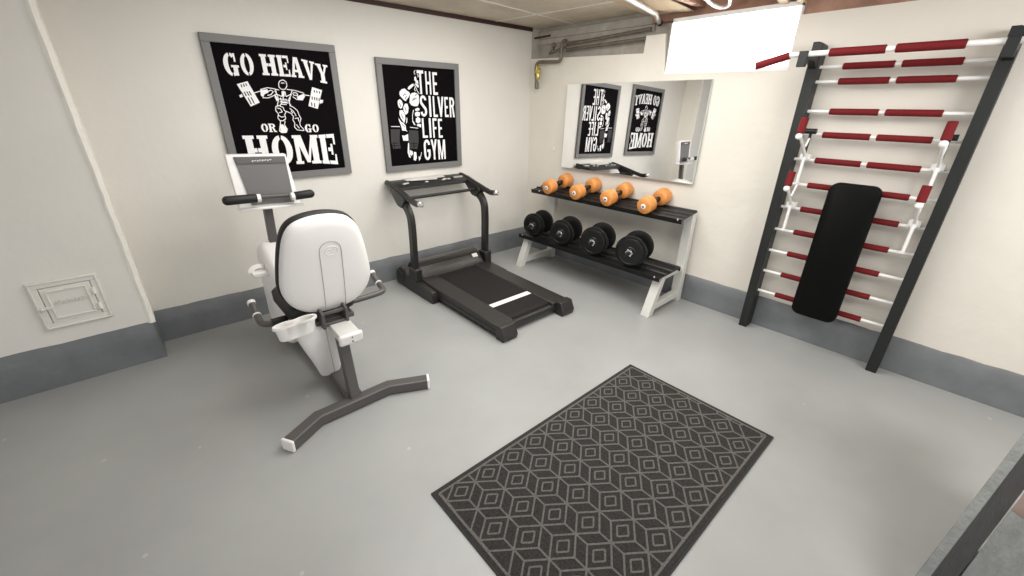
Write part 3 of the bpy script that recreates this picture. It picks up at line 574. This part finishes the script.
# console
b = MB().prism([(TL+.01,-.01,.868),(TL+.01,-.16,.845),(TL+.01,-.185,.825),(TL+.01,-.15,.80),(TL+.01,-.03,.815),(TL+.01,0-.004,.845)], (TR-TL-.02,0,0))
cs = build('console', b, 'tm', root, bevel=.006)
b = MB(); b.box((TL+.15,-.085,.862),(TL+.52,-.012,.874)); b.prism([(TL+.18,-.10,.863),(TL+.42,-.125,.858),(TL+.45,-.07,.872),(TL+.20,-.05,.876)], (0,0,.004))
sub('silver_display', b, 'silver', cs, root, bevel=.004)
b = MB()
for u,v in ((.10,-.14),(.13,-.125),(.30,-.15),(.47,-.145),(.50,-.12),(.53,-.135)): b.ball((TL+u,v,.853), .012, 6, (1.6,1,.6))
b.box((TL+.60,-.12,.852),(TL+.69,-.095,.862)); sub('button', b, 'conduit', cs, root)
# hood
prof = [(-.44,.085),(-.435,.11),(-.36,.20),(-.33,.222),(-.27,.228),(-.20,.21),(-.15,.15),(-.14,.05),(-.44,.04)]
b = MB().prism([(TL+.045,y,z) for y,z in prof], (TR-TL-.09,0,0)); hd = build('motor_hood', b, 'hood', root, bevel=.006)
sub('seam', MB().box((TL+.046,-.357,.203),(TR-.046,-.350,.210)), 'tm', hd, root)
sub('sticker', MB().prism([(TR-.14,-.385,.1755),(TR-.085,-.385,.1755),(TR-.085,-.362,.202),(TR-.14,-.362,.202)], (0,-.003,.003)), 'silver', hd, root)
# deck
for s_, x0, x1 in ((-1,-1.605,-1.452),(1,-1.058,-.905)):
    b = MB().prism([(x0,-.41,.035),(x0,-.41,.125),(x0,-1.41,.10),(x0,-1.41,.03)], (x1-x0,0,0))
    b2 = build('side_rail', b, 'tmtop', root, bevel=.008)
    sub('groove', MB().prism([(x0-.001 if s_<0 else x1+.001,-.42,.072),(x0-.001 if s_<0 else x1+.001,-.42,.080),(x0-.001 if s_<0 else x1+.001,-1.40,.066),(x0-.001 if s_<0 else x1+.001,-1.40,.058)], (-s_*.004,0,0)), 'belt', b2, root, smooth=False)
    xa, xb = (x0-.004, x1-.03) if s_ < 0 else (x0+.03, x1+.004)
    b = MB().prism([(xa,-1.405,.0),(xa,-1.405,.108),(xa,-1.46,.106),(xa,-1.492,.035),(xa,-1.48,.0)], (xb-xa,0,0)); build('end_cap', b, 'tmtop', root, bevel=.006)
b = MB(); P = [(-.42,.118),(-1.33,.096)]+[(-1.34-.032*math.sin(t),.064+.032*math.cos(t)) for t in [i*math.pi/8 for i in range(9)]]+[(-.42,.05)]
b.prism([(-1.452,y,z) for y,z in P], (.394,0,0)); bl = build('running_belt', b, 'belt', root, ang=50)
z1_ = .118-(1.13-.42)*.0242+.001; z2_ = .118-(1.185-.42)*.0242+.001
sub('white_line', MB().prism([(-1.448,-1.13,z1_),(-1.062,-1.13,z1_),(-1.062,-1.180,z2_),(-1.448,-1.180,z2_)], (0,0,.0012)), 'white', bl, root, smooth=False)
build('roller', MB().cyl((-1.452,-1.385,.05),(-1.058,-1.385,.05),.028), 'tm', root)
for x in (-1.50,-.99): build('rear_foot', MB().cyl((x,-1.36,.0),(x,-1.36,.04),.022,14), 'tm', root)

# ================================================================ EXERCISE BIKE
root = thing('exercise_bike', 'white and grey recumbent exercise bike seen from behind its seat', 'exercise bike', (-2.585,-1.1,0))
# rear stabiliser
P = [(-2.945,-1.555,.032),(-2.785,-1.465,.032),(-2.415,-1.462,.032),(-2.225,-1.553,.032)]
st = build('stabiliser', MB().tube(P, 0, sq=(.062,.056), up=(0,0,1)), 'bdark', root, bevel=.006)
for (a_, c_) in ((P[0],P[1]),(P[3],P[2])):
    d_ = (Vector(a_)-Vector(c_)).normalized(); sub('end_cap', MB().tube([Vector(a_)-d_*.004, Vector(a_)+d_*.010], 0, sq=(.066,.060), up=(0,0,1)), 'bwhite', st, root, bevel=.004)
# front stabiliser
fs = build('stabiliser', MB().tube([(-2.69,-.42,.03),(-2.40,-.42,.03)], 0, sq=(.06,.056), up=(0,0,1)), 'bdark', root, bevel=.006)
build('main_frame', MB().tube([(-2.59,-1.44,.045),(-2.585,-1.10,.055),(-2.59,-.44,.06)], 0, sq=(.075,.05), up=(0,0,1)), 'bdark', root, bevel=.005)
build('seat_column', MB().tube([(-2.594,-1.445,.05),(-2.585,-1.37,.375)], 0, sq=(.050,.050), up=(0,1,0)), 'bdark', root, bevel=.004)
rl = build('seat_rail', MB().tube([(-2.568,-1.45,.402),(-2.575,-.90,.460)], 0, sq=(.100,.045), up=(0,0,1)), 'silver', root, bevel=.004)
ec = sub('end_cap', MB().tube([(-2.5675,-1.472,.399),(-2.568,-1.448,.402)], 0, sq=(.118,.060), up=(0,0,1)), 'bwhite', rl, root, bevel=.012)
b = MB()
for dz in (-.011,.011): b.lathe((-2.565,-1.472,.400+dz), (0,-1,0), [(0,.004),(.002,.004),(.003,.002)], 10)
sub('screw', b, 'bdark', rl, root)
# bracket between seat and rail
b = MB()
for x in (-2.645,-2.530): b.prism([(x-.007,-1.345,.425),(x-.007,-1.30,.42),(x-.007,-1.25,.51),(x-.007,-1.31,.525),(x-.007,-1.345,.51)], (.014,0,0))
b.box((-2.645,-1.33,.492),(-2.53,-1.315,.508)); b.box((-2.645,-1.335,.43),(-2.53,-1.29,.45)); b.box((-2.67,-1.30,.43),(-2.48,-1.10,.455))
build('seat_bracket', b, 'bdark', root, bevel=.003)
# seat back: egg-shaped shell, cushion in front
cx, cy, cz = -2.572, -1.305, .745
rec = math.radians(9)
def seatpt(u, v, w):  # u across, v up, w forward (+Y)
    return (cx+u, cy - v*math.sin(rec) + w*math.cos(rec), cz + v*math.cos(rec) + w*math.sin(rec))
EG = [(0,.256),(.072,.248),(.128,.226),(.162,.175),(.183,.09),(.198,.0),(.208,-.085),(.194,-.15),(.150,-.212),(.085,-.247),(0,-.256)]
EG = EG + [(-u,v) for u,v in reversed(EG[1:-1])]
for _ in range(2):
    Q = []
    for p_, q_ in zip(EG, EG[1:]+EG[:1]): Q += [(p_[0]*.75+q_[0]*.25,p_[1]*.75+q_[1]*.25),(p_[0]*.25+q_[0]*.75,p_[1]*.25+q_[1]*.75)]
    EG = Q
def egg(k=1.0): return [(u*k*1.03-.003, v*k*.985-.008) for u, v in EG]
b = MB(); b.loft([[seatpt(u,v,w) for u,v in egg(k)] for w,k in ((.025,1.0),(.0,1.0),(-.012,.985),(-.022,.94),(-.030,.82),(-.036,.6),(-.038,.3))])
sb = build('seat_back', b, 'bwhite', root, ang=60)
b = MB(); b.loft([[seatpt(u,v,w) for u,v in egg(k)] for w,k in ((.024,1.0),(.032,1.03),(.058,1.03),(.074,1.01),(.090,.93),(.095,.7))])
sub('back_cushion', b, 'bblack', sb, root, ang=60)
b = MB()
def back_w(u, v):
    e = max(abs(u)/.20, abs(v)/.25); 
    for (w0,k0),(w1,k1) in zip(((-.038,.3),(-.036,.6),(-.030,.82),(-.022,.94),(-.012,.985)), ((-.036,.6),(-.030,.82),(-.022,.94),(-.012,.985),(0,1))):
        if e <= k0: return w0
        if e <= k1: return w0+(w1-w0)*(e-k0)/(k1-k0)
    return 0
L = [(-.040,v) for v in (-.235,-.2,-.15,-.1,-.05,0,.04)]+[(.010+.050*math.cos(t),.085+.045*math.sin(t)) for t in [math.pi-i*math.pi/8 for i in range(9)]]+[(.060,v) for v in (.04,0,-.05,-.1,-.15,-.2,-.235)]
b.tube([seatpt(u,v,back_w(u,v)-.001) for u,v in L], .0018, 6); sub('seam', b, 'seam', sb, root)
b = MB()
b.tube([seatpt(.014+.030*math.cos(t),.082+.022*math.sin(t),-.0385) for t in [i*math.pi/10 for i in range(21)]], .0022, 6)
b.tube([seatpt(.014+u,.082+v,-.0385) for u,v in ((-.018,.006),(-.008,.010),(0,0),(.008,-.010),(.018,-.004))], .002, 6)
b.tube([seatpt(.014+u,.082+v,-.0385) for u,v in ((-.018,-.008),(-.006,-.010),(.002,.002),(.012,.010),(.019,.006))], .002, 6)
sub('emblem', b, 'bwhite', sb, root)
# seat cushion
b = MB()
def rr3(x0,x1,y0,y1,r,z): return [(x,y,z) for x,y in rrect(x0,x1,y0,y1,r)]
b.loft([rr3(-2.765,-2.44,-1.255,-.86,.06,z) if k else rr3(-2.75,-2.455,-1.24,-.875,.05,z) for z,k in ((.455,0),(.465,1),(.515,1),(.53,0))])
build('seat_cushion', b, 'bblack', root, ang=60)
# side handles
for s_ in (-1,1):
    xe = -2.548+s_*.325
    P = smoothpath([(-2.56,-1.13,.435),(xe-s_*.06,-1.13,.435),(xe,-1.12,.44),(xe,-1.05,.455),(xe,-.97,.50)], 2)
    hb = build('side_handle', MB().tube(P, .0165, 14), 'bdark', root)
    d_ = (P[-1]-P[-3]).normalized()
    sub('end_cap', MB().tube([P[-1]-d_*.004, P[-1]+d_*.014], .0195, 14), 'bwhite', hb, root)
    q = P[-5]; sub('collar', MB().tube([P[-6]*.6+P[-7]*.4,P[-6]], .0205, 14), 'bwhite', hb, root)
    if s_ < 0: sub('foam_sleeve', MB().tube([(-2.83,-1.128,.435),(-2.72,-1.13,.435)], .024, 14), 'bblack', hb, root)
# rear shroud under seat
b = MB()
secs = [(.065,-2.612,.052,-1.19,-1.10),(.12,-2.617,.062,-1.22,-1.12),(.20,-2.627,.078,-1.255,-1.14),(.28,-2.637,.095,-1.285,-1.15),(.34,-2.642,.108,-1.30,-1.15),(.41,-2.645,.118,-1.30,-1.12),(.445,-2.645,.112,-1.28,-1.10)]
b.loft([rr3(x-w,x+w,y0,y1,.035,z) for z,x,w,y0,y1 in secs]); sr = build('rear_shroud', b, 'bwhite', root, ang=50)
sub('seam', MB().tube([(x+.01,y0-.001,z) for z,x,w,y0,y1 in secs[:-1]], .0016, 6), 'seam', sr, root)
# bottle holder: two joined cups
def dbl(k, z):
    P = []
    for i in range(36):
        t = 2*math.pi*i/36; r = (.046+.021*math.cos(2*t))*k
        P.append((-2.768+1.40*r*math.cos(t), -1.335+.8*r*math.sin(t)+.12*r*math.cos(t), z))
    return P
b = MB(); b.loft([dbl(.82,.435),dbl(.86,.44),dbl(.97,.497),dbl(1.07,.499),dbl(1.09,.508),dbl(1.05,.514),dbl(.93,.512),dbl(.80,.445)])
build('bottle_holder', b, 'bwhite', root, ang=50)
# flywheel housing
b = MB()
hp = [(-.70,.06),(-.86,.30),(-.90,.48),(-.80,.58),(-.62,.66),(-.50,.68),(-.40,.64),(-.34,.40),(-.32,.12),(-.36,.05)]
hs = lambda k: [(-.66+(y+.66)*k, .36+(z-.36)*k) for y,z in hp]
b.loft([[(x,y,z) for y,z in hs(k)] for x,k in ((-2.715,.86),(-2.70,.95),(-2.68,1),(-2.54,1),(-2.52,.95),(-2.505,.86))])
hs_ = build('flywheel_housing', b, 'bwhite', root, bevel=.01)
for s_ in (-1,1):
    xw = -2.61+s_*.10 + (.035 if s_ < 0 else 0)
    zc = .535 if s_ < 0 else .22
    b = MB().cyl((xw-s_*.02,-.68,.36),(xw+s_*.03,-.68,.36),.02); b.tube([(xw+s_*.006,-.68,.36),(xw+s_*.008,-.62 if s_<0 else -.74,zc)], 0, sq=(.016,.028)); 
    cr = build('crank', b, 'bwhite', root, bevel=.003)
    yc = -.62 if s_ < 0 else -.74
    b = MB().box((min(xw+s_*.03,xw+s_*.12),yc-.05,zc-.012),(max(xw+s_*.03,xw+s_*.12),yc+.05,zc+.014)); pd = sub('pedal', b, 'bwhite', cr, root, bevel=.006)
    b = MB().tube(smoothpath([(xw+s_*.032,yc,zc+.01),(xw+s_*.04,yc+.01,zc+.03),(xw+s_*.08,yc+.01,zc+.038),(xw+s_*.115,yc+.01,zc+.025),(xw+s_*.12,yc,zc+.005)]), 0, sq=(.03,.004)); sub('strap', b, 'bwhite', cr, root)
# console post, console, bars
build('console_post', MB().tube([(-2.632,-.52,.55),(-2.610,-.49,.92)], 0, sq=(.044,.05), up=(0,1,0)), 'bdark', root, bevel=.004)
b = MB()
b.prism([(-2.757,-.53,.898),(-2.438,-.53,.885),(-2.455,-.49,1.172),(-2.757,-.49,1.184)], (0,.045,0))
b.prism([(-2.765,-.575,.888),(-2.425,-.575,.875),(-2.425,-.50,.875),(-2.765,-.50,.888)], (0,0,.014))
cn = build('console', b, 'bwhite', root, bevel=.004)
b = MB().prism([(-2.694,-.5325,.908),(-2.470,-.5325,.899),(-2.464,-.4925,1.160),(-2.722,-.4925,1.171)], (0,-.004,0))
sc = sub('console_face', b, 'screen', cn, root, smooth=False)
b = MB().prism([(-2.715,-.502,1.135),(-2.467,-.5035,1.126),(-2.466,-.4985,1.156),(-2.718,-.4965,1.168)], (0,-.006,0)); sub('header_strip', b, 'bdark', cn, root, smooth=False)
b = MB()
for i in range(12):
    x = -2.640+i*.0085; b.tube([(x,-.509,1.140+.002*(i%3)),(x+.006,-.509,1.150-.002*(i%2))], .0018, 5)
sub('lettering', b, 'print', cn, root)
b = MB().box((-2.70,-.523,.985),(-2.472,-.521,.987)); sub('fold_line', b, 'bdark', cn, root)
hb = build('handlebar', MB().tube([(-2.70,-.585,.955),(-2.66,-.56,.955),(-2.48,-.56,.945),(-2.46,-.585,.945)], .012, 12), 'bdark', root)
for s_, xa, xb in ((-1,-2.672,-2.835),(1,-2.482,-2.375)):
    z_ = .958 if s_ < 0 else .946
    b = MB().tube([(xa,-.60,z_-.002),(xa+s_*.008,-.60,z_-.001),(xb-s_*.015,-.61,z_+.004),(xb-s_*.004,-.612,z_+.004),(xb+s_*.004,-.612,z_+.004)], [.020,.024,.025,.020,.010], 16); sub('foam_grip', b, 'bblack', hb, root)
    sub('collar', MB().tube([(xa-s_*.016,-.60,z_-.003),(xa+s_*.002,-.60,z_-.002)], .023, 16), 'bwhite', hb, root)

# ================================================================ STAIRCASE at the right edge
root = thing('staircase', 'grey painted stair stringer rising at the right edge beside the room', 'stairs', (-1.7,-3.6,0))
Dv = Vector((.658,-.154,.737)); o_ = Vector((-3.14988,-3.27913,1.45)); 
def pw(t, z):  # profile points across the stringer, t steps outwards
    base = Vector((968,506)) + Vector((.797,.604))*t
    return o_ + (cF + cR*(base.x-512)/413.492 - cU*(base.y-288)/413.492)*z
def rayw(p, f): return o_ + (p-o_)*f
L1, L2, L3 = Vector((-1.4606,-3.5578,.317)), Vector((-1.4561,-3.584,.3043)), Vector((-1.319,-3.6551,.1937))
T1, T2 = Vector((-1.3164,-3.6594,.1905)), Vector((-1.1385,-3.854,.0077))
def sweep(b, prof, t1, t0=None):
    A0 = [p - Dv*(p.z/Dv.z) if t0 is None else p + Dv*t0 for p in prof]; A1 = [p + Dv*t1 for p in prof]
    b.loft([A0, A1])
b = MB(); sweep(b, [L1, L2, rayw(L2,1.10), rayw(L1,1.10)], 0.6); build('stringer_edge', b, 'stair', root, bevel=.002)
b = MB(); sweep(b, [rayw(L2,1.002), L3, rayw(L3,1.09), rayw(L2,1.09)], 0.6); build('stringer_side', b, 'stairshade', root, smooth=False)
dn = Vector((0,0,-.05))
b = MB(); sweep(b, [T1, T2, T2+dn, T1+dn], .078); build('side_board', b, 'stair', root, bevel=.003)
b = MB(); sweep(b, [rayw(T1,1.02), rayw(T2,1.02), rayw(T2,1.02)+dn, rayw(T1,1.02)+dn], 0.32, .085); build('mortar_board', b, 'pinkish', root)['label'] = 'bare pinkish board'
for o in S.objects:
    if '_w' in o: del o['_w']
